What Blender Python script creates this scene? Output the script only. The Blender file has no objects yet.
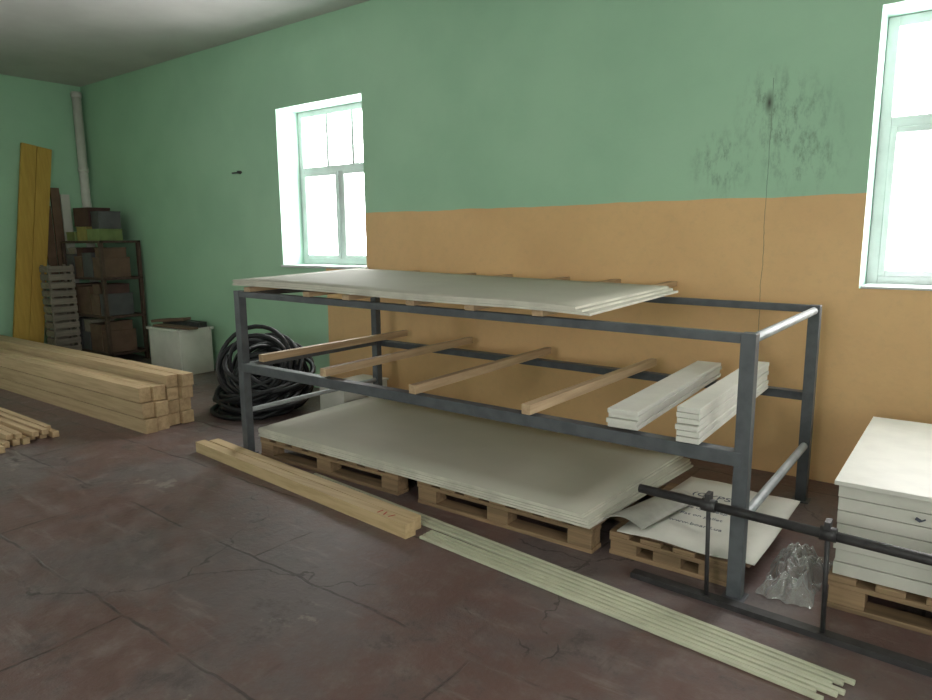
import bpy, bmesh, math, random
from mathutils import Vector, Matrix, Euler
from mathutils import noise as mn
random.seed(7)
scn=bpy.context.scene
# ------------------------------------------------ helpers
def link(o):
    bpy.context.collection.objects.link(o); return o
def nmat(name):
    m=bpy.data.materials.new(name); m.use_nodes=True
    return m,m.node_tree,m.node_tree.nodes['Principled BSDF']
def N(nt,t,**kw):
    n=nt.nodes.new(t)
    for k,v in kw.items(): setattr(n,k,v)
    return n
def math_(nt,op,a,b=None,c=None,clamp=False):
    n=nt.nodes.new('ShaderNodeMath'); n.operation=op; n.use_clamp=clamp
    for i,x in enumerate((a,b,c)):
        if x is None: continue
        if isinstance(x,(int,float)): n.inputs[i].default_value=x
        else: nt.links.new(x,n.inputs[i])
    return n.outputs[0]
def mix(nt,fac,a,b):
    n=nt.nodes.new('ShaderNodeMix'); n.data_type='RGBA'
    for s,x in ((0,fac),(6,a),(7,b)):
        if isinstance(x,(int,float)): n.inputs[s].default_value=x
        elif isinstance(x,tuple): n.inputs[s].default_value=(*x,1)
        else: nt.links.new(x,n.inputs[s])
    return n.outputs[2]
def noise(nt,scale,detail=4,vec=None,rough=.55):
    n=nt.nodes.new('ShaderNodeTexNoise'); n.inputs['Scale'].default_value=scale; n.inputs['Detail'].default_value=detail
    n.inputs['Roughness'].default_value=rough
    if vec is not None: nt.links.new(vec,n.inputs['Vector'])
    return n.outputs[0]
def mapped(nt,p,s):
    mp=nt.nodes.new('ShaderNodeMapping'); mp.inputs['Scale'].default_value=s
    nt.links.new(p,mp.inputs['Vector']); return mp.outputs[0]
def pos(nt):
    return nt.nodes.new('ShaderNodeNewGeometry').outputs['Position']
def ramp(nt,x,a,b):
    n=nt.nodes.new('ShaderNodeMapRange'); n.interpolation_type='SMOOTHSTEP'
    nt.links.new(x,n.inputs[0]); n.inputs[1].default_value=a; n.inputs[2].default_value=b
    return n.outputs[0]
def bump(nt,bs,h,strength=.2,dist=.01):
    b=nt.nodes.new('ShaderNodeBump'); b.inputs['Strength'].default_value=strength; b.inputs['Distance'].default_value=dist
    nt.links.new(h,b.inputs['Height']); nt.links.new(b.outputs[0],bs.inputs['Normal'])
def plain(name,c,rough=.6,metal=0,var=.25,scale=8,bmp=.1):
    m,nt,bs=nmat(name)
    p=pos(nt); n=noise(nt,scale,5,p)
    c2=tuple(x*(1-var) for x in c)
    nt.links.new(mix(nt,ramp(nt,n,.35,.7),c,c2),bs.inputs['Base Color'])
    bs.inputs['Roughness'].default_value=rough; bs.inputs['Metallic'].default_value=metal
    bump(nt,bs,noise(nt,scale*8,3,p),bmp,.004)
    return m
def wood(name,c1,c2,axis=0,rough=.65,sc=14):
    m,nt,bs=nmat(name)
    s=[sc,sc,sc]; s[axis]=sc*.06
    n=noise(nt,2.2,6,mapped(nt,pos(nt),s),.6)
    isl=nt.nodes.new('ShaderNodeNewGeometry').outputs['Random Per Island']
    col=mix(nt,ramp(nt,n,.35,.68),c1,c2)
    col=mix(nt,math_(nt,'MULTIPLY',isl,.35),col,tuple(x*.55 for x in c2))
    nt.links.new(col,bs.inputs['Base Color']); bs.inputs['Roughness'].default_value=rough
    bump(nt,bs,n,.15,.003)
    return m
class B:
    def __init__(s,name,mats):
        s.name=name; s.bm=bmesh.new(); s.mats=mats
    def _new(s,vs,fs,mi,smooth=False):
        bv=[s.bm.verts.new(v) for v in vs]
        for f in fs:
            try:
                fc=s.bm.faces.new([bv[i] for i in f]); fc.material_index=mi; fc.smooth=smooth
            except ValueError: pass
    def box(s,c,d,mi=0,rot=(0,0,0)):
        M=Matrix.Translation(Vector(c))@Euler(rot).to_matrix().to_4x4()
        vs=[M@Vector((x*d[0]/2,y*d[1]/2,z*d[2]/2)) for x in(-1,1) for y in(-1,1) for z in(-1,1)]
        s._new(vs,[(0,1,3,2),(4,6,7,5),(0,4,5,1),(2,3,7,6),(0,2,6,4),(1,5,7,3)],mi)
    def bb(s,x0,x1,y0,y1,z0,z1,mi=0):
        s.box(((x0+x1)/2,(y0+y1)/2,(z0+z1)/2),(x1-x0,y1-y0,z1-z0),mi)
    def beam(s,p0,p1,w,h,mi=0,up=(0,0,1)):
        p0=Vector(p0);p1=Vector(p1);d=(p1-p0).normalized();u=Vector(up)
        if abs(d.dot(u))>.95: u=Vector((0,1,0))
        sd=d.cross(u).normalized();u=sd.cross(d)
        vs=[p+sd*(a*w/2)+u*(b*h/2) for p in(p0,p1) for a in(-1,1) for b in(-1,1)]
        s._new(vs,[(0,1,3,2),(4,6,7,5),(0,4,5,1),(2,3,7,6),(0,2,6,4),(1,5,7,3)],mi)
    def tube(s,pts,r,mi=0,seg=10,closed=False):
        pts=[Vector(p) for p in pts]; rings=[]
        n0=None
        for i,p in enumerate(pts):
            a=pts[max(i-1,0)];b=pts[min(i+1,len(pts)-1)]
            t=(b-a).normalized()
            if n0 is None:
                n0=t.orthogonal().normalized()
            n0=(n0-t*n0.dot(t)).normalized(); bn=t.cross(n0)
            rings.append([s.bm.verts.new(p+(n0*math.cos(k*2*math.pi/seg)+bn*math.sin(k*2*math.pi/seg))*r) for k in range(seg)])
        for A,Bq in zip(rings,rings[1:]):
            for k in range(seg):
                f=s.bm.faces.new((A[k],A[(k+1)%seg],Bq[(k+1)%seg],Bq[k])); f.smooth=True; f.material_index=mi
        for e in(rings[0][::-1],rings[-1]):
            f=s.bm.faces.new(e); f.material_index=mi
    def sheet(s,c00,c10,c11,c01,th,mi=0,mie=None,nx=12,ny=6,fn=None):
        if mie is None: mie=mi
        c=[Vector(v) for v in(c00,c10,c11,c01)]
        T=[];Bo=[]
        for j in range(ny+1):
            v=j/ny;rt=[];rb=[]
            for i in range(nx+1):
                u=i/nx
                p=(c[0]*(1-u)+c[1]*u)*(1-v)+(c[3]*(1-u)+c[2]*u)*v
                if fn: p=p+Vector((0,0,fn(u,v)))
                rt.append(s.bm.verts.new(p)); rb.append(s.bm.verts.new(p-Vector((0,0,th))))
            T.append(rt);Bo.append(rb)
        for j in range(ny):
            for i in range(nx):
                f=s.bm.faces.new((T[j][i],T[j][i+1],T[j+1][i+1],T[j+1][i]));f.material_index=mi;f.smooth=True
                f=s.bm.faces.new((Bo[j][i],Bo[j+1][i],Bo[j+1][i+1],Bo[j][i+1]));f.material_index=mi
        def side(a,b,c2,d):
            f=s.bm.faces.new((a,b,c2,d));f.material_index=mie
        for i in range(nx):
            side(T[0][i],Bo[0][i],Bo[0][i+1],T[0][i+1]); side(T[ny][i+1],Bo[ny][i+1],Bo[ny][i],T[ny][i])
        for j in range(ny):
            side(T[j+1][0],Bo[j+1][0],Bo[j][0],T[j][0]); side(T[j][nx],Bo[j][nx],Bo[j+1][nx],T[j+1][nx])
    def done(s,bevel=0):
        me=bpy.data.meshes.new(s.name)
        bmesh.ops.recalc_face_normals(s.bm,faces=s.bm.faces)
        s.bm.to_mesh(me); s.bm.free()
        for m in s.mats: me.materials.append(m)
        o=link(bpy.data.objects.new(s.name,me))
        if bevel:
            md=o.modifiers.new('bevel','BEVEL'); md.width=bevel; md.segments=2; md.limit_method='ANGLE'
        return o

# ------------------------------------------------ materials
def wall_mat(orange=True):
    m,nt,bs=nmat('painted_wall' if orange else 'painted_wall_green')
    p=pos(nt); sx=N(nt,'ShaderNodeSeparateXYZ'); nt.links.new(p,sx.inputs[0]); X,Y,Z=sx.outputs
    n1=noise(nt,1.3,5,p); n2=noise(nt,30,4,p)
    col=mix(nt,ramp(nt,n1,.3,.75),(.39,.62,.43),(.34,.56,.385))
    if orange:
        w=math_(nt,'MULTIPLY',math_(nt,'SUBTRACT',noise(nt,3,2,p),.5),.03)
        zz=math_(nt,'ADD',Z,w); xx=math_(nt,'ADD',X,w)
        k=math_(nt,'MULTIPLY',math_(nt,'LESS_THAN',zz,1.725),math_(nt,'GREATER_THAN',xx,-5.09))
        org=mix(nt,ramp(nt,n1,.3,.75),(.79,.50,.235),(.70,.43,.20))
        org=mix(nt,math_(nt,'MULTIPLY',ramp(nt,noise(nt,14,8,p,.8),.45,.75),.35),org,(.56,.37,.20))
        col=mix(nt,k,col,org)
        tot=None
        for cx,cz,r in((-1.10,2.30,.22),(-.90,1.98,.3),(-1.36,1.95,.25),(-1.0,2.15,.35)):
            dx=math_(nt,'SUBTRACT',X,cx); dz=math_(nt,'SUBTRACT',Z,cz)
            d=math_(nt,'SQRT',math_(nt,'ADD',math_(nt,'MULTIPLY',dx,dx),math_(nt,'MULTIPLY',dz,dz)))
            q=math_(nt,'SUBTRACT',1,math_(nt,'DIVIDE',d,r),clamp=True)
            tot=q if tot is None else math_(nt,'MAXIMUM',tot,q)
        sm=math_(nt,'MULTIPLY',tot,ramp(nt,noise(nt,16,7,mapped(nt,p,(1,1,.4)),.75),.44,.70))
        cr=math_(nt,'LESS_THAN',math_(nt,'ABSOLUTE',math_(nt,'ADD',math_(nt,'ADD',X,1.085),math_(nt,'MULTIPLY',math_(nt,'SUBTRACT',noise(nt,6,3,p),.5),.03))),.0022)
        cr=math_(nt,'MULTIPLY',cr,math_(nt,'MULTIPLY',math_(nt,'GREATER_THAN',Z,.7),math_(nt,'LESS_THAN',Z,2.42)))
        dx=math_(nt,'DIVIDE',math_(nt,'ADD',X,1.10),.035); dz=math_(nt,'DIVIDE',math_(nt,'SUBTRACT',Z,2.28),.09)
        core=math_(nt,'SUBTRACT',1,math_(nt,'SQRT',math_(nt,'ADD',math_(nt,'MULTIPLY',dx,dx),math_(nt,'MULTIPLY',dz,dz))),clamp=True)
        dk=math_(nt,'MAXIMUM',math_(nt,'MULTIPLY',sm,.8),math_(nt,'MULTIPLY',cr,.5),clamp=True)
        dk=math_(nt,'MAXIMUM',dk,math_(nt,'MULTIPLY',core,1.0),clamp=True)
        col=mix(nt,dk,col,(.05,.05,.04))
        nn=N(nt,'ShaderNodeSeparateXYZ'); nt.links.new(nt.nodes.new('ShaderNodeNewGeometry').outputs['Normal'],nn.inputs[0])
        rev=math_(nt,'LESS_THAN',math_(nt,'ABSOLUTE',nn.outputs[1]),.5)
        col=mix(nt,rev,col,(.46,.64,.55))
    nt.links.new(col,bs.inputs['Base Color']); bs.inputs['Roughness'].default_value=.55
    bump(nt,bs,math_(nt,'ADD',n2,math_(nt,'MULTIPLY',noise(nt,3,4,p),2)),.15,.01)
    return m
M_wall=wall_mat(); M_green=wall_mat(False)
M_ceil=plain('whitewashed_ceiling',(.60,.58,.56),.9,var=.12,scale=1.5)
def floor_mat():
    m,nt,bs=nmat('worn_painted_floor')
    p=pos(nt); n1=noise(nt,1.0,8,p,.7); n2=noise(nt,7,7,p,.75); n3=noise(nt,45,4,p)
    col=mix(nt,ramp(nt,n1,.42,.60),(.138,.078,.067),(.135,.107,.105))
    col=mix(nt,math_(nt,'MULTIPLY',ramp(nt,n2,.45,.72),.6),col,(.225,.185,.17))
    col=mix(nt,math_(nt,'MULTIPLY',ramp(nt,noise(nt,4,9,p,.8),.53,.66),.65),col,(.068,.048,.044))
    # long scuffs and dust streaks
    st=ramp(nt,noise(nt,3,8,mapped(nt,p,(.5,3.2,1)),.72),.56,.68)
    col=mix(nt,math_(nt,'MULTIPLY',st,.4),col,(.26,.225,.205))
    st2=ramp(nt,noise(nt,3.4,8,mapped(nt,p,(3.4,.5,1)),.72),.58,.70)
    col=mix(nt,math_(nt,'MULTIPLY',st2,.4),col,(.062,.046,.042))
    col=mix(nt,math_(nt,'MULTIPLY',ramp(nt,noise(nt,2.1,8,p,.7),.63,.67),.5),col,(.31,.275,.23))
    wv=N(nt,'ShaderNodeTexNoise'); wv.inputs['Scale'].default_value=2.5; wv.inputs['Detail'].default_value=5; nt.links.new(p,wv.inputs['Vector'])
    va=N(nt,'ShaderNodeVectorMath',operation='SCALE'); nt.links.new(wv.outputs['Color'],va.inputs[0]); va.inputs['Scale'].default_value=.09
    vb=N(nt,'ShaderNodeVectorMath',operation='ADD'); nt.links.new(p,vb.inputs[0]); nt.links.new(va.outputs[0],vb.inputs[1])
    br=N(nt,'ShaderNodeTexBrick'); nt.links.new(vb.outputs[0],br.inputs['Vector'])
    br.inputs['Scale'].default_value=1; br.inputs['Brick Width'].default_value=2.6; br.inputs['Row Height'].default_value=.62; br.inputs['Mortar Size'].default_value=.008; br.inputs['Mortar Smooth'].default_value=.4
    seam=math_(nt,'MULTIPLY',br.outputs['Fac'],ramp(nt,noise(nt,2.4,4,p),.40,.56))
    vo=N(nt,'ShaderNodeTexVoronoi',feature='DISTANCE_TO_EDGE'); vo.inputs['Scale'].default_value=.8
    vs=N(nt,'ShaderNodeVectorMath',operation='SCALE'); nt.links.new(wv.outputs['Color'],vs.inputs[0]); vs.inputs['Scale'].default_value=.5
    vd=N(nt,'ShaderNodeVectorMath',operation='ADD'); nt.links.new(p,vd.inputs[0]); nt.links.new(vs.outputs[0],vd.inputs[1]); nt.links.new(vd.outputs[0],vo.inputs['Vector'])
    crk=math_(nt,'MULTIPLY',math_(nt,'LESS_THAN',vo.outputs['Distance'],.004),ramp(nt,n1,.48,.55))
    sc=math_(nt,'MAXIMUM',math_(nt,'MULTIPLY',seam,.75),math_(nt,'MULTIPLY',crk,.65),clamp=True)
    col=mix(nt,sc,col,(.035,.026,.023))
    nt.links.new(col,bs.inputs['Base Color'])
    mr=N(nt,'ShaderNodeMapRange'); nt.links.new(n2,mr.inputs[0]); mr.inputs[1].default_value=.3; mr.inputs[2].default_value=.7; mr.inputs[3].default_value=.33; mr.inputs[4].default_value=.65
    nt.links.new(mr.outputs[0],bs.inputs['Roughness'])
    h=math_(nt,'SUBTRACT',math_(nt,'ADD',math_(nt,'MULTIPLY',n2,.8),math_(nt,'MULTIPLY',n3,.2)),math_(nt,'MULTIPLY',sc,.6))
    h=math_(nt,'ADD',h,math_(nt,'MULTIPLY',n1,1.4))
    bump(nt,bs,h,.5,.016)
    return m
M_floor=floor_mat()
M_steel=plain('grey_blue_painted_steel',(.098,.106,.115),.5,var=.3,scale=12)
M_tube=plain('window_lit_grey_tube',(.36,.38,.39),.5,0)  # pale grey puts the window light on the side rails into the colour
M_dark=plain('dark_rusty_steel',(.050,.047,.048),.5,.2,var=.4,scale=20)
M_frame=plain('white_window_paint',(.66,.69,.69),.45,var=.1)
M_dry=plain('drywall_face',(.46,.435,.36),.75,var=.08,scale=2,bmp=.03)
M_dedge=plain('drywall_edge',(.62,.59,.50),.8,var=.25,scale=6)
M_woodX=wood('pine_along_x',(.60,.43,.25),(.45,.31,.17),0)
M_woodY=wood('batten_wood',(.62,.44,.27),(.46,.31,.18),1)
M_pal=wood('pallet_wood',(.34,.22,.12),(.20,.13,.07),0)
M_beam=wood('yellow_pine_beam',(.68,.50,.28),(.54,.38,.20),0)
M_strip=plain('cream_plastic_strip',(.57,.57,.42),.4,var=.12)
M_white=plain('white_painted_board',(.66,.64,.58),.5,var=.08)
M_carton=plain('pale_carton',(.58,.56,.50),.7,var=.08)
M_print=plain('print_ink',(.08,.09,.12),.7)
M_yel=wood('yellow_board',(.66,.41,.08),(.55,.33,.06),2)
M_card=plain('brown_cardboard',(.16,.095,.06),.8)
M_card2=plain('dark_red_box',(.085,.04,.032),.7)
M_blk=plain('black_rubber',(.011,.012,.014),.55,var=.2)
M_lime=plain('lime_package',(.20,.26,.09),.6)
M_yellow=plain('yellow_package',(.38,.32,.10),.6)
M_grey=plain('grey_package',(.10,.10,.10),.7)
M_red=plain('red_crayon_mark',(.5,.06,.04),.7)
M_slat=wood('grey_slat_wood',(.32,.28,.22),(.22,.19,.15),1)
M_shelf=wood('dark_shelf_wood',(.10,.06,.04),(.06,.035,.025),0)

# ------------------------------------------------ room
X0,X1,Y0,Y1,H=-9.75,3.2,-3.4,4.5,3.51
T=.42
def wall_with_windows(name,y0,y1,wins,mats,x0=X0-T,x1=X1+T):
    b=B(name,mats); x=x0
    for (a,c,z0,z1) in wins:
        b.bb(x,a,y0,y1,0,H); b.bb(a,c,y0,y1,0,z0); b.bb(a,c,y0,y1,z1,H); x=c
    b.bb(x,x1,y0,y1,0,H)
    return b.done()
WB=[(-5.73,-4.53,1.24,2.77),(-.55,.68,1.19,2.72)]
wall_with_windows('wall_back',Y1,Y1+T,WB,[M_wall])
WF=[(-1.2,.2,1.1,2.8)]
wall_with_windows('wall_front',Y0-T,Y0,WF,[M_green])
b=B('wall_left',[M_green]); 
b.bb(X0-T,X0,Y0,-.2,0,H); b.bb(X0-T,X0,.8,Y1,0,H); b.bb(X0-T,X0,-.2,.8,0,1.1); b.bb(X0-T,X0,-.2,.8,2.8,H); b.done()
b=B('wall_right',[M_green]); b.bb(X1,X1+T,Y0,-1.2,0,H); b.bb(X1,X1+T,.4,Y1,0,H); b.bb(X1,X1+T,-1.2,.4,0,1.0);b.bb(X1,X1+T,-1.2,.4,2.8,H); b.done()
b=B('floor',[M_floor]); b.bb(X0-T,X1+T,Y0-T,Y1+T,-.1,0); b.done()
b=B('ceiling',[M_ceil]); b.bb(X0-T,X1+T,Y0-T,Y1+T,H,H+.15); b.done()

def window(name,x0,x1,z0,z1,y,rotz=0,origin=None):
    b=B(name,[M_frame]); w=.06
    g=.002
    b.bb(x0+g,x0+w,y-.04,y+.04,z0+g,z1-g); b.bb(x1-w,x1-g,y-.04,y+.04,z0+g,z1-g)
    b.bb(x0+w,x1-w,y-.04,y+.04,z0+g,z0+w); b.bb(x0+w,x1-w,y-.04,y+.04,z1-w,z1-g)
    zt=z0+(z1-z0)*.62
    b.bb(x0+w,x1-w,y-.035,y+.035,zt-.03,zt+.03)
    xm=(x0+x1)/2
    b.bb(xm-.03,xm+.03,y-.03,y+.03,z0+w,zt-.03)
    for a,c,q,r_ in((x0+w,xm-.03,z0+w,zt-.03),(xm+.03,x1-w,z0+w,zt-.03)):
        s=.035
        b.bb(a,a+s,y-.05,y+.01,q,r_);b.bb(c-s,c,y-.05,y+.01,q,r_);b.bb(a+s,c-s,y-.05,y+.01,q,q+s);b.bb(a+s,c-s,y-.05,y+.01,r_-s,r_)
    L=x1-x0-2*w
    for k in(1,2):
        xx=x0+w+L*k/3
        b.bb(xx-.018,xx+.018,y-.03,y+.03,zt+.03,z1-w)
    o=b.done(.004)
    if origin: o.rotation_euler=(0,0,rotz); o.location=origin
    return o
window('window_1',*WB[0],Y1+.31); window('window_2',*WB[1],Y1+.31)
for i,wn in enumerate(WF): window(f'window_{i+3}',*wn,Y0-.25)
window('window_4',-.5,.5,1.1,2.8,0,math.radians(90),(X0-.25,.3,0))
window('window_5',-.8,.8,1.0,2.8,0,math.radians(90),(X1+.25,-.4,0))
b=B('trim_1',[M_frame]); b.bb(-5.75,-4.51,Y1-.02,Y1+.26,1.215,1.238); b.done(.004)
b=B('trim_2',[M_frame]); b.bb(-.54,.67,Y1-.02,Y1+.26,1.192,1.205); b.done(.003)

# ------------------------------------------------ rack
XL,XR,YF,YB=-4.04,-.70,2.79,4.10
def zt(x): return 1.155+(x-XL)/(XR-XL)*(-.035)
b=B('metal_storage_rack',[M_steel,M_tube])
w=.058
for x in(XL,XR):
    for y in(YF,YB):
        b.bb(x-w/2,x+w/2,y-w/2,y+w/2,0,zt(x))
        b.bb(x-w*.8,x+w*.8,y-w*.8,y+w*.8,0,.008)
def angle(b,p0,p1,s,inward):
    p0=Vector(p0);p1=Vector(p1)
    b.beam(p0-Vector((0,0,s/2)),p1-Vector((0,0,s/2)),.006,s)
    o=Vector(inward)*(s/2)
    b.beam(p0+o-Vector((0,0,.003)),p1+o-Vector((0,0,.003)),s,.006)
e=w/2
for y,i in((YF-e+.003,(0,1,0)),(YB+e-.003,(0,-1,0))):
    b.beam((XL+e,y+i[1]*.02,zt(XL)-.022),(XR-e,y+i[1]*.02,zt(XR)-.022),.04,.04)
    angle(b,(XL,y-i[1]*.004,.655),(XR,y-i[1]*.004,.635),.06,i)
b.beam((XL,YF+e,1.13),(XL,YB-e,1.13),.04,.04)
b.beam((XL,YF+e,.63),(XL,YB-e,.63),.04,.04)
b.tube([(XR,YF+e,1.09),(XR,YB-e,1.09)],.021,1)
b.tube([(XR,YF+e,.33),(XR,YB-e,.33)],.021,1)
b.tube([(XL,YF+e,.31),(XL,YB-e,.31)],.018,1)
b.done(.004)

b=B('drywall_sheet_stack',[M_dry,M_dedge,M_woodY])
for x in(-3.9,-3.3,-2.95,-2.45,-2.05,-1.65):
    b.beam((x,2.75,zt(x)+.016),(x+.02,4.46,zt(x)+.055),.06,.03,2)
for k in range(3):
    o=[random.uniform(-.012,.012) for _ in range(4)]
    z=.048+k*.0125
    sh=k*.02
    b.sheet((-4.02+o[0],2.735+o[1],zt(-4.02)+z+.003),(-1.36+o[2]-sh*1.5,2.72+o[3],zt(-1.36)+z),(-1.40+o[2]-sh,3.92+o[0],zt(-1.4)+z+.008),(-4.08+o[0],3.96+o[1],zt(-4.08)+z+.03),.011,0,1,20,8,
       lambda u,v,k=k: .005*math.sin(u*7)*(1-v)-.014*max(0,(u-.8)*5)**2*(1-v))
b.done()
for x0,x1,y0,y1 in((-3.94,-3.96,2.86,4.38),(-3.19,-3.24,2.76,4.36),(-2.42,-2.46,2.72,4.26),(-1.68,-1.66,2.70,4.24)):
    b=B('wooden_batten',[M_woodY]); b.beam((x0,y0,.6835),(x1,y1,.6835),.05,.05); b.done(.003)
def board_stack(name,x,w_,y0,y1,z,n,t,dx=0):
    b=B(name,[M_white])
    for i in range(n):
        o=random.uniform(-.004,.004); q=random.uniform(-.012,.012)
        b.beam((x+o,y0+q,z+t*(i+.5)),(x+dx+o,y1+q,z+t*(i+.5)),w_,t*.88)
    b.done(.002)
board_stack('white_moulding_stack',-1.20,.14,2.73,4.12,.659,4,.022,-.06)
board_stack('white_moulding_stack',-.90,.095,2.70,3.95,.659,6,.025,-.03)

# ------------------------------------------------ pallets
def pallet(name,x0,x1,y0,y1,h=.14,n=6):
    b=B(name,[M_pal]); L=x1-x0;D=y1-y0
    for i in range(n):
        c=x0+.05+(L-.1)*i/(n-1); b.bb(c-.05,c+.05,y0,y1,h-.022,h)
    for j in range(3):
        y=y0+.05+(D-.1)*j/2
        b.bb(x0,x1,y-.05,y+.05,h-.044,h-.0225)
        b.bb(x0,x1,y-.05,y+.05,0,.022)
        for i in range(3):
            x=x0+.07+(L-.14)*i/2
            b.bb(x-.065,x+.065,y-.048,y+.048,.0225,h-.0445)
    return b.done(.003)
pallet('wooden_pallet',-3.92,-2.62,2.80,3.75,.14,8)
pallet('wooden_pallet',-2.46,-1.36,2.79,3.75,.14,7)
pallet('wooden_pallet',-1.30,-.74,2.85,3.65,.115,4)
b=B('drywall_sheet_stack',[M_dry,M_dedge])
for k in range(5):
    o=[random.uniform(-.02,.02) for _ in range(4)]; z=.153+k*.0125
    b.sheet((-3.93+o[0],2.80+o[1]*.3,z),(-1.34-.02*k+o[2],2.76+o[3]*.5,z),(-1.24-.03*k+o[2],3.92+o[3],z),(-3.98+o[0],3.96,z),.0112,0,1,16,6)
b.done()
b=B('printed_cardboard_sheet',[M_carton,M_card])
b.sheet((-1.24,2.80,.150),(-.64,2.835,.135),(-.62,3.62,.16),(-1.2,3.70,.155),.005,0,0,12,10,lambda u,v:.010*math.sin(u*5+v*3)**2)
b.sheet((-1.2,2.86,.128),(-.66,2.84,.127),(-.66,3.68,.13),(-1.2,3.70,.13),.006,1,1,4,4)
cardo=b.done()
for i,(s,x,y,sz) in enumerate((("(GYPSUM)",-1.10,3.40,.075),("BOARD 12.5 x 2500",-1.14,3.31,.045),("this side up - keep dry",-1.16,3.22,.040),("store flat on pallet",-1.16,3.13,.040),("www.board.ua",-1.08,3.02,.042))):
    t=bpy.data.curves.new('print_line','FONT'); t.body=s; t.size=sz; t.materials.append(M_print); t.extrude=.0005
    to=link(bpy.data.objects.new('print_line',t)); to.location=(x,y,.169); to.parent=cardo
b=B('bent_offcut_sheet',[plain('grey_offcut',(.33,.32,.28),.6)])
b.sheet((-1.34,2.86,.165),(-1.12,2.80,.19),(-1.03,3.30,.19),(-1.22,3.34,.168),.006,0,0,10,3,lambda u,v:.035*math.sin(u*math.pi))
b.done()

# ------------------------------------------------ beams & strips on floor
for (ya,yb,xa,xb,h,ww) in((2.615,2.425,-4.37,-2.19,.075,.07),(2.70,2.505,-4.33,-2.22,.072,.07)):
    b=B('timber_beam',[M_beam,M_red])
    b.beam((xa,ya,h/2),(xb,yb,h/2),ww,h)
    if ya<2.65:
        for q in(-2.42,-2.38,-2.33):
            t=(q-xa)/(xb-xa); y=ya+(yb-ya)*t
            b.box((q,y,h+.0008),(.008,.04,.0012),1,(0,0,random.uniform(-.6,.6)))
    b.done(.003)
b=B('plastic_strip_bundle',[M_strip])
for i in range(4):
    u=i/5
    b.beam((-2.14,2.445+.13*u,.008),(-.30+.05*u+random.uniform(-.02,.06),2.285+.13*u,.008),.019,.014)
for i in range(3):
    b.beam((-3.5+.1*i,2.70+.026*i,.008),(-.27+.03*i,2.385+.027*i,.008),.019,.014)
b.done(.002)

# ------------------------------------------------ railing
b=B('metal_railing',[M_dark])
def ry(x): return 2.712-(x+1.1)*.045
b.tube([(-1.1,ry(-1.1),.415),(1.2,ry(1.2),.40)],.019,0,12)
b.beam((-1.12,ry(-1.12),.012),(1.2,ry(1.2),.012),.05,.024)
for x in(-.79,-.35,.3,.95):
    b.tube([(x,ry(x),.024),(x-.01,ry(x),.44)],.009,0,8)
    b.tube([(x-.035,ry(x),.413),(x+.02,ry(x),.413)],.027,0,12)
    b.box((x-.01,ry(x),.45),(.02,.05,.03))
b.done()

# ------------------------------------------------ right board stack on pallet
pallet('wooden_pallet',-.38,.55,2.93,4.12,.14,6)
b=B('insulation_board_stack',[M_carton,M_white,M_print])
z=.141
for i in range(7):
    t=.0545; o=random.uniform(-.008,.008)
    b.bb(-.37+o,.53+o,2.95+o,4.1+o,z,z+t-.003,0); z+=t
b.bb(-.385,.54,2.93,4.12,z-.002,z+.016,1)
b.box((-.10,2.942,.44),(.02,.008,.012),2,(0,.5,0)); b.box((-.085,2.942,.44),(.02,.008,.005),2,(0,-.6,0))
b.done(.005)

# plastic bag: thin crumpled translucent film lying on the floor
m,nt,bs=nmat('clear_plastic_film')
nt.nodes.remove(bs)
gl=N(nt,'ShaderNodeBsdfGlossy'); gl.inputs['Roughness'].default_value=.25; gl.inputs['Color'].default_value=(.85,.87,.87,1)
df=N(nt,'ShaderNodeBsdfDiffuse'); df.inputs['Color'].default_value=(.62,.63,.61,1)
tr=N(nt,'ShaderNodeBsdfTransparent'); tr.inputs['Color'].default_value=(.98,.99,.98,1)
m1=N(nt,'ShaderNodeMixShader'); m1.inputs[0].default_value=.3; nt.links.new(df.outputs[0],m1.inputs[1]); nt.links.new(gl.outputs[0],m1.inputs[2])
m2=N(nt,'ShaderNodeMixShader'); nt.links.new(tr.outputs[0],m2.inputs[1]); nt.links.new(m1.outputs[0],m2.inputs[2])
lw=N(nt,'ShaderNodeLayerWeight'); lw.inputs[0].default_value=.4
mr=N(nt,'ShaderNodeMapRange'); nt.links.new(lw.outputs['Facing'],mr.inputs[0]); mr.inputs[3].default_value=.26; mr.inputs[4].default_value=.75
nt.links.new(mr.outputs[0],m2.inputs[0]); nt.links.new(m2.outputs[0],nt.nodes['Material Output'].inputs[0])
bm=bmesh.new(); G=70; rows=[]
for j in range(G+1):
    row=[]
    for i in range(G+1):
        u=i/G*2-1; v=j/G*2-1
        q=Vector((u*1.1,v*2.2,3.3))
        env=max(0,1-abs(u)**3)*max(0,1-abs(v)**3)
        rid=1-2.2*abs(mn.noise(q*1.3))
        fine=1-2*abs(mn.noise(q*3.4+Vector((7,2,0))))
        z=.004+env*max(0,.095*rid+.034*fine)
        x=u*(.105+.02*mn.noise(Vector((v*3,1,0)))); y=v*(.26+.03*mn.noise(Vector((u*3,5,0))))
        row.append(bm.verts.new((x,y,z)))
    rows.append(row)
for j in range(G):
    for i in range(G):
        f=bm.faces.new((rows[j][i],rows[j][i+1],rows[j+1][i+1],rows[j+1][i])); f.smooth=True
me=bpy.data.meshes.new('plastic_bag'); bm.to_mesh(me); bm.free(); me.materials.append(m)
o=link(bpy.data.objects.new('plastic_bag',me)); o.location=(-.53,3.12,.0)

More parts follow.
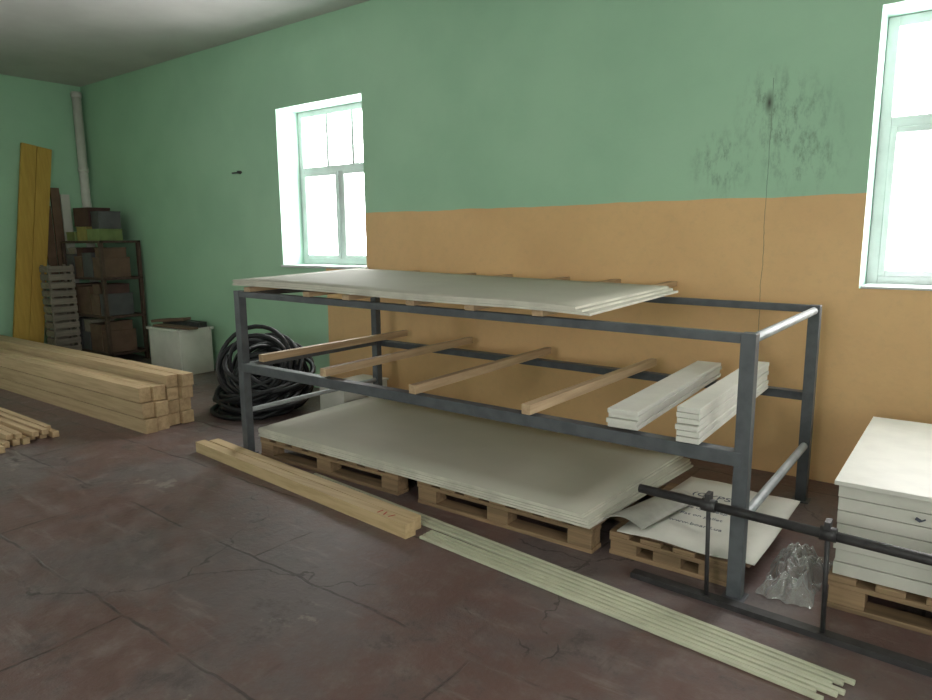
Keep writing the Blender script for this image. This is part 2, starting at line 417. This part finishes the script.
# ------------------------------------------------ timber stack left
b=B('timber_stack',[M_woodX])
for row,(ya,nz_) in enumerate(((2.60,3),(2.705,3),(2.83,4),(2.935,4))):
    for k in range(nz_):
        b.box((-7.18+random.uniform(-.04,.04),ya+.05,.053+k*(.123 if row<2 else .106)),(4.1,.098,.118 if row<2 else .102),0,(0,0,random.uniform(-.002,.002)))
b.done(.004)
b=B('batten_bundle',[M_woodX])
for i in range(9):
    y=1.62+i*.066
    b.box((-7.0+i*-.02+random.uniform(-.06,.06),y,.023),(3.0,.048,.045),0,(0,0,random.uniform(-.01,.01)))
for i in range(5):
    y=1.85+i*.07
    b.box((-7.15+random.uniform(-.1,.1),y,.067),(3.0,.046,.04),0,(0,0,random.uniform(-.012,.012)))
b.done(.003)

# ------------------------------------------------ far corner
for i in range(2):
    b=B('yellow_plank',[M_yel]); dy=.175*i
    b.beam((-9.53,3.34+dy,0.0),(-9.70,3.78+dy,2.70-.03*i),.17,.045,0,(1,0,0)); b.done(.003)
b=B('drain_pipe',[M_white]); b.tube([(-9.67,4.40,0),(-9.67,4.40,3.42)],.055,0,16)
for z in(1.2,2.4,3.35): b.tube([(-9.67,4.40,z),(-9.67,4.40,z+.06)],.064,0,16)
b.done()
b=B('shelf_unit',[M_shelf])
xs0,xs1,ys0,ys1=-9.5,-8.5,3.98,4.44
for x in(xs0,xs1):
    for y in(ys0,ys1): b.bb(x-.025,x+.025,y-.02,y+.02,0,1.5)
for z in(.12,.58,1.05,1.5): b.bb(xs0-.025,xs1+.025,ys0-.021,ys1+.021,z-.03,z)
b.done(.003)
def carton(name,c,d,mat,rot=0):
    b=B(name,[mat,M_grey]); x,y,z=c
    b.box((x,y,z+d[2]/2),d,0,(0,0,rot))
    b.box((x,y,z+d[2]+.002),(d[0]*.98,.05,.004),1,(0,0,rot))
    b.box((x,y,z+d[2]+.001),(d[0]+.006,d[1]+.006,.02),0,(0,0,rot))
    b.done(.006)
rb=random.Random(4)
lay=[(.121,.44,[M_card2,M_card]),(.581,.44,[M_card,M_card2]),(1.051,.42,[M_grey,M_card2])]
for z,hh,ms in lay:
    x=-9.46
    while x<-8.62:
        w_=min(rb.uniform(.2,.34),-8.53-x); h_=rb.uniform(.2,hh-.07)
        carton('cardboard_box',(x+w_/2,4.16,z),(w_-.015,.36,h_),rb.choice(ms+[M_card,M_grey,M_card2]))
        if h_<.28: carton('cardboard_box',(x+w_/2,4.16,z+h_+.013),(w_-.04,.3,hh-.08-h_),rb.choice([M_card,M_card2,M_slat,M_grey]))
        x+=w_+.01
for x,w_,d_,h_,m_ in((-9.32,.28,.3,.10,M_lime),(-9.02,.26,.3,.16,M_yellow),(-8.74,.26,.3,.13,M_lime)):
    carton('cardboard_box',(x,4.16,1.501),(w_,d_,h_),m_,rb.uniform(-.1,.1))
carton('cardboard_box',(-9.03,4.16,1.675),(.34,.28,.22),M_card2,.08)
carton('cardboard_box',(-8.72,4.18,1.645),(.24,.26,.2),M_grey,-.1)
for i,(y,h,m_) in enumerate(((3.90,1.95,M_card),(4.02,2.18,M_card),(4.14,2.1,M_carton))):
    b=B('leaning_panel',[m_]); b.beam((-9.57,y-.02,0),(-9.69,y,h),.11,.02,0,(1,0,0)); b.done(.002)
for k in range(4):
    b=B('slatted_crate',[M_slat]); z0=k*.302
    for y in(3.665,3.925):
        for x in(-9.41,-9.21): b.bb(x-.015,x+.015,y-.015,y+.015,z0,z0+.30)
    for q in range(3):
        z=z0+.045+q*.10
        b.bb(-9.193,-9.181,3.65,3.94,z-.035,z+.035); b.bb(-9.437,-9.425,3.65,3.94,z-.035,z+.035)
        b.bb(-9.425,-9.195,3.637,3.649,z-.035,z+.035); b.bb(-9.425,-9.195,3.941,3.953,z-.035,z+.035)
    b.bb(-9.425,-9.195,3.652,3.938,z0+.004,z0+.014)
    b.done(.002)
b=B('white_storage_bin',[M_white,M_card,M_dark])
x0,x1,y0,y1,h=-7.62,-6.98,4.02,4.42,.52
b.bb(x0,x1,y0,y0+.02,0,h);b.bb(x0,x1,y1-.02,y1,0,h);b.bb(x0,x0+.02,y0+.02,y1-.02,0,h);b.bb(x1-.02,x1,y0+.02,y1-.02,0,h);b.bb(x0+.02,x1-.02,y0+.02,y1-.02,0,.02)
b.bb(x0-.02,x1+.02,y0-.02,y0+.03,h-.03,h+.0);b.bb(x0-.02,x1+.02,y1-.03,y1+.02,h-.03,h)
b.beam((x0+.05,y0+.08,h+.012),(x1+.1,y0+.12,h+.012),.12,.024,1)
b.beam((x0-.1,y0+.28,h+.03),(x1,y0+.3,h+.03),.1,.06,2)
b.beam((x0-.1,y0+.14,h+.045),(x0+.32,y0+.3,h+.075),.14,.03,1)
b.done(.004)
# hose heap
def coil(C,Rm,turns,tilt,spread,seed,zmin=.02):
    rnd=random.Random(seed); pts=[]
    M=Matrix.Rotation(math.radians(tilt[1]),4,'Z')@Matrix.Rotation(math.radians(tilt[0]),4,'X')
    n=turns*30
    ph=[rnd.uniform(0,6) for _ in range(4)]
    for i in range(n+1):
        a=i/30*2*math.pi
        rr=Rm*(1+.2*math.sin(a*.37+ph[0])+.12*math.sin(a*.9+ph[1]))
        off=spread*math.sin(a*.23+ph[2])+.5*spread*math.sin(a*1.3+ph[3])
        p=M@Vector((rr*math.cos(a),rr*math.sin(a)*.9,off))+Vector(C)
        p.z=max(p.z,zmin); pts.append(p)
    return pts
b=B('black_hose_coil',[M_blk])
b.tube(coil((-5.04,3.66,.36),.30,12,(55,28),.15,3),.02,0,8)
b.tube(coil((-4.95,3.72,.28),.28,12,(35,60),.14,5),.02,0,8)
b.tube(coil((-5.02,3.58,.13),.33,11,(12,0),.09,9),.02,0,8)
b.tube(coil((-5.0,3.62,.2),.2,12,(25,10),.12,11),.02,0,8)
b.tube(coil((-5.0,3.64,.27),.13,12,(50,30),.14,12),.02,0,8)
b.tube(coil((-5.0,3.64,.25),.22,10,(70,45),.12,15),.02,0,8)
b.done()
b=B('white_plastic_crate',[M_white])
x0,x1,y0,y1,h=-4.42,-4.12,3.78,4.3,.26
b.bb(x0,x1,y0,y0+.02,0,h);b.bb(x0,x1,y1-.02,y1,0,h);b.bb(x0,x0+.02,y0+.02,y1-.02,0,h);b.bb(x1-.02,x1,y0+.02,y1-.02,0,h);b.bb(x0+.02,x1-.02,y0+.02,y1-.02,0,.02)
b.bb(x0-.012,x1+.012,y0-.012,y1+.012,h+.001,h+.016)
b.done(.004)
b=B('nail_hole_mark',[M_dark]); b.box((-6.42,4.493,2.2),(.16,.014,.015)); b.box((-6.36,4.48,2.2),(.02,.04,.03)); b.done()  # small raised dark bars standing in for a nail hole in the wall

# ------------------------------------------------ light
wd=bpy.data.worlds.new('overcast'); scn.world=wd; wd.use_nodes=True
bg=wd.node_tree.nodes['Background']; bg.inputs[0].default_value=(1,.985,.97,1); bg.inputs[1].default_value=19
def portal(x,y,z,sx,sz,rot):
    l=bpy.data.lights.new('window_portal','AREA'); l.shape='RECTANGLE'; l.size=sx; l.size_y=sz; l.cycles.is_portal=True
    o=link(bpy.data.objects.new('window_portal',l)); o.location=(x,y,z); o.rotation_euler=rot
for (a,c,z0,z1) in WB: portal((a+c)/2,Y1+T-.01,(z0+z1)/2,c-a,z1-z0,(math.radians(-90),0,0))
for (a,c,z0,z1) in WF: portal((a+c)/2,Y0-T+.01,(z0+z1)/2,c-a,z1-z0,(math.radians(90),0,0))
portal(X1+T-.01,-.4,1.9,1.6,1.8,(math.radians(90),0,math.radians(90)))
portal(X0-T+.01,.3,1.95,1.0,1.7,(math.radians(90),0,math.radians(-90)))
scn.view_settings.view_transform='Standard'

# ------------------------------------------------ camera
th=math.radians(9.4);yaw=math.radians(37);r=math.radians(0.5)
F0=Vector((-math.sin(yaw),math.cos(yaw),0));R=Vector((math.cos(yaw),math.sin(yaw),0));Zv=Vector((0,0,1))
F=F0*math.cos(th)-Zv*math.sin(th);U=F0*math.sin(th)+Zv*math.cos(th)
R2=R*math.cos(r)-U*math.sin(r);U2=U*math.cos(r)+R*math.sin(r)
cd=bpy.data.cameras.new('camera'); cam=link(bpy.data.objects.new('camera',cd))
M=Matrix((( R2.x,U2.x,-F.x,0),(R2.y,U2.y,-F.y,0),(R2.z,U2.z,-F.z,1.5),(0,0,0,1)))
cam.matrix_world=M
cd.sensor_width=36; cd.lens=36*680/932; cd.clip_start=.05
scn.camera=cam
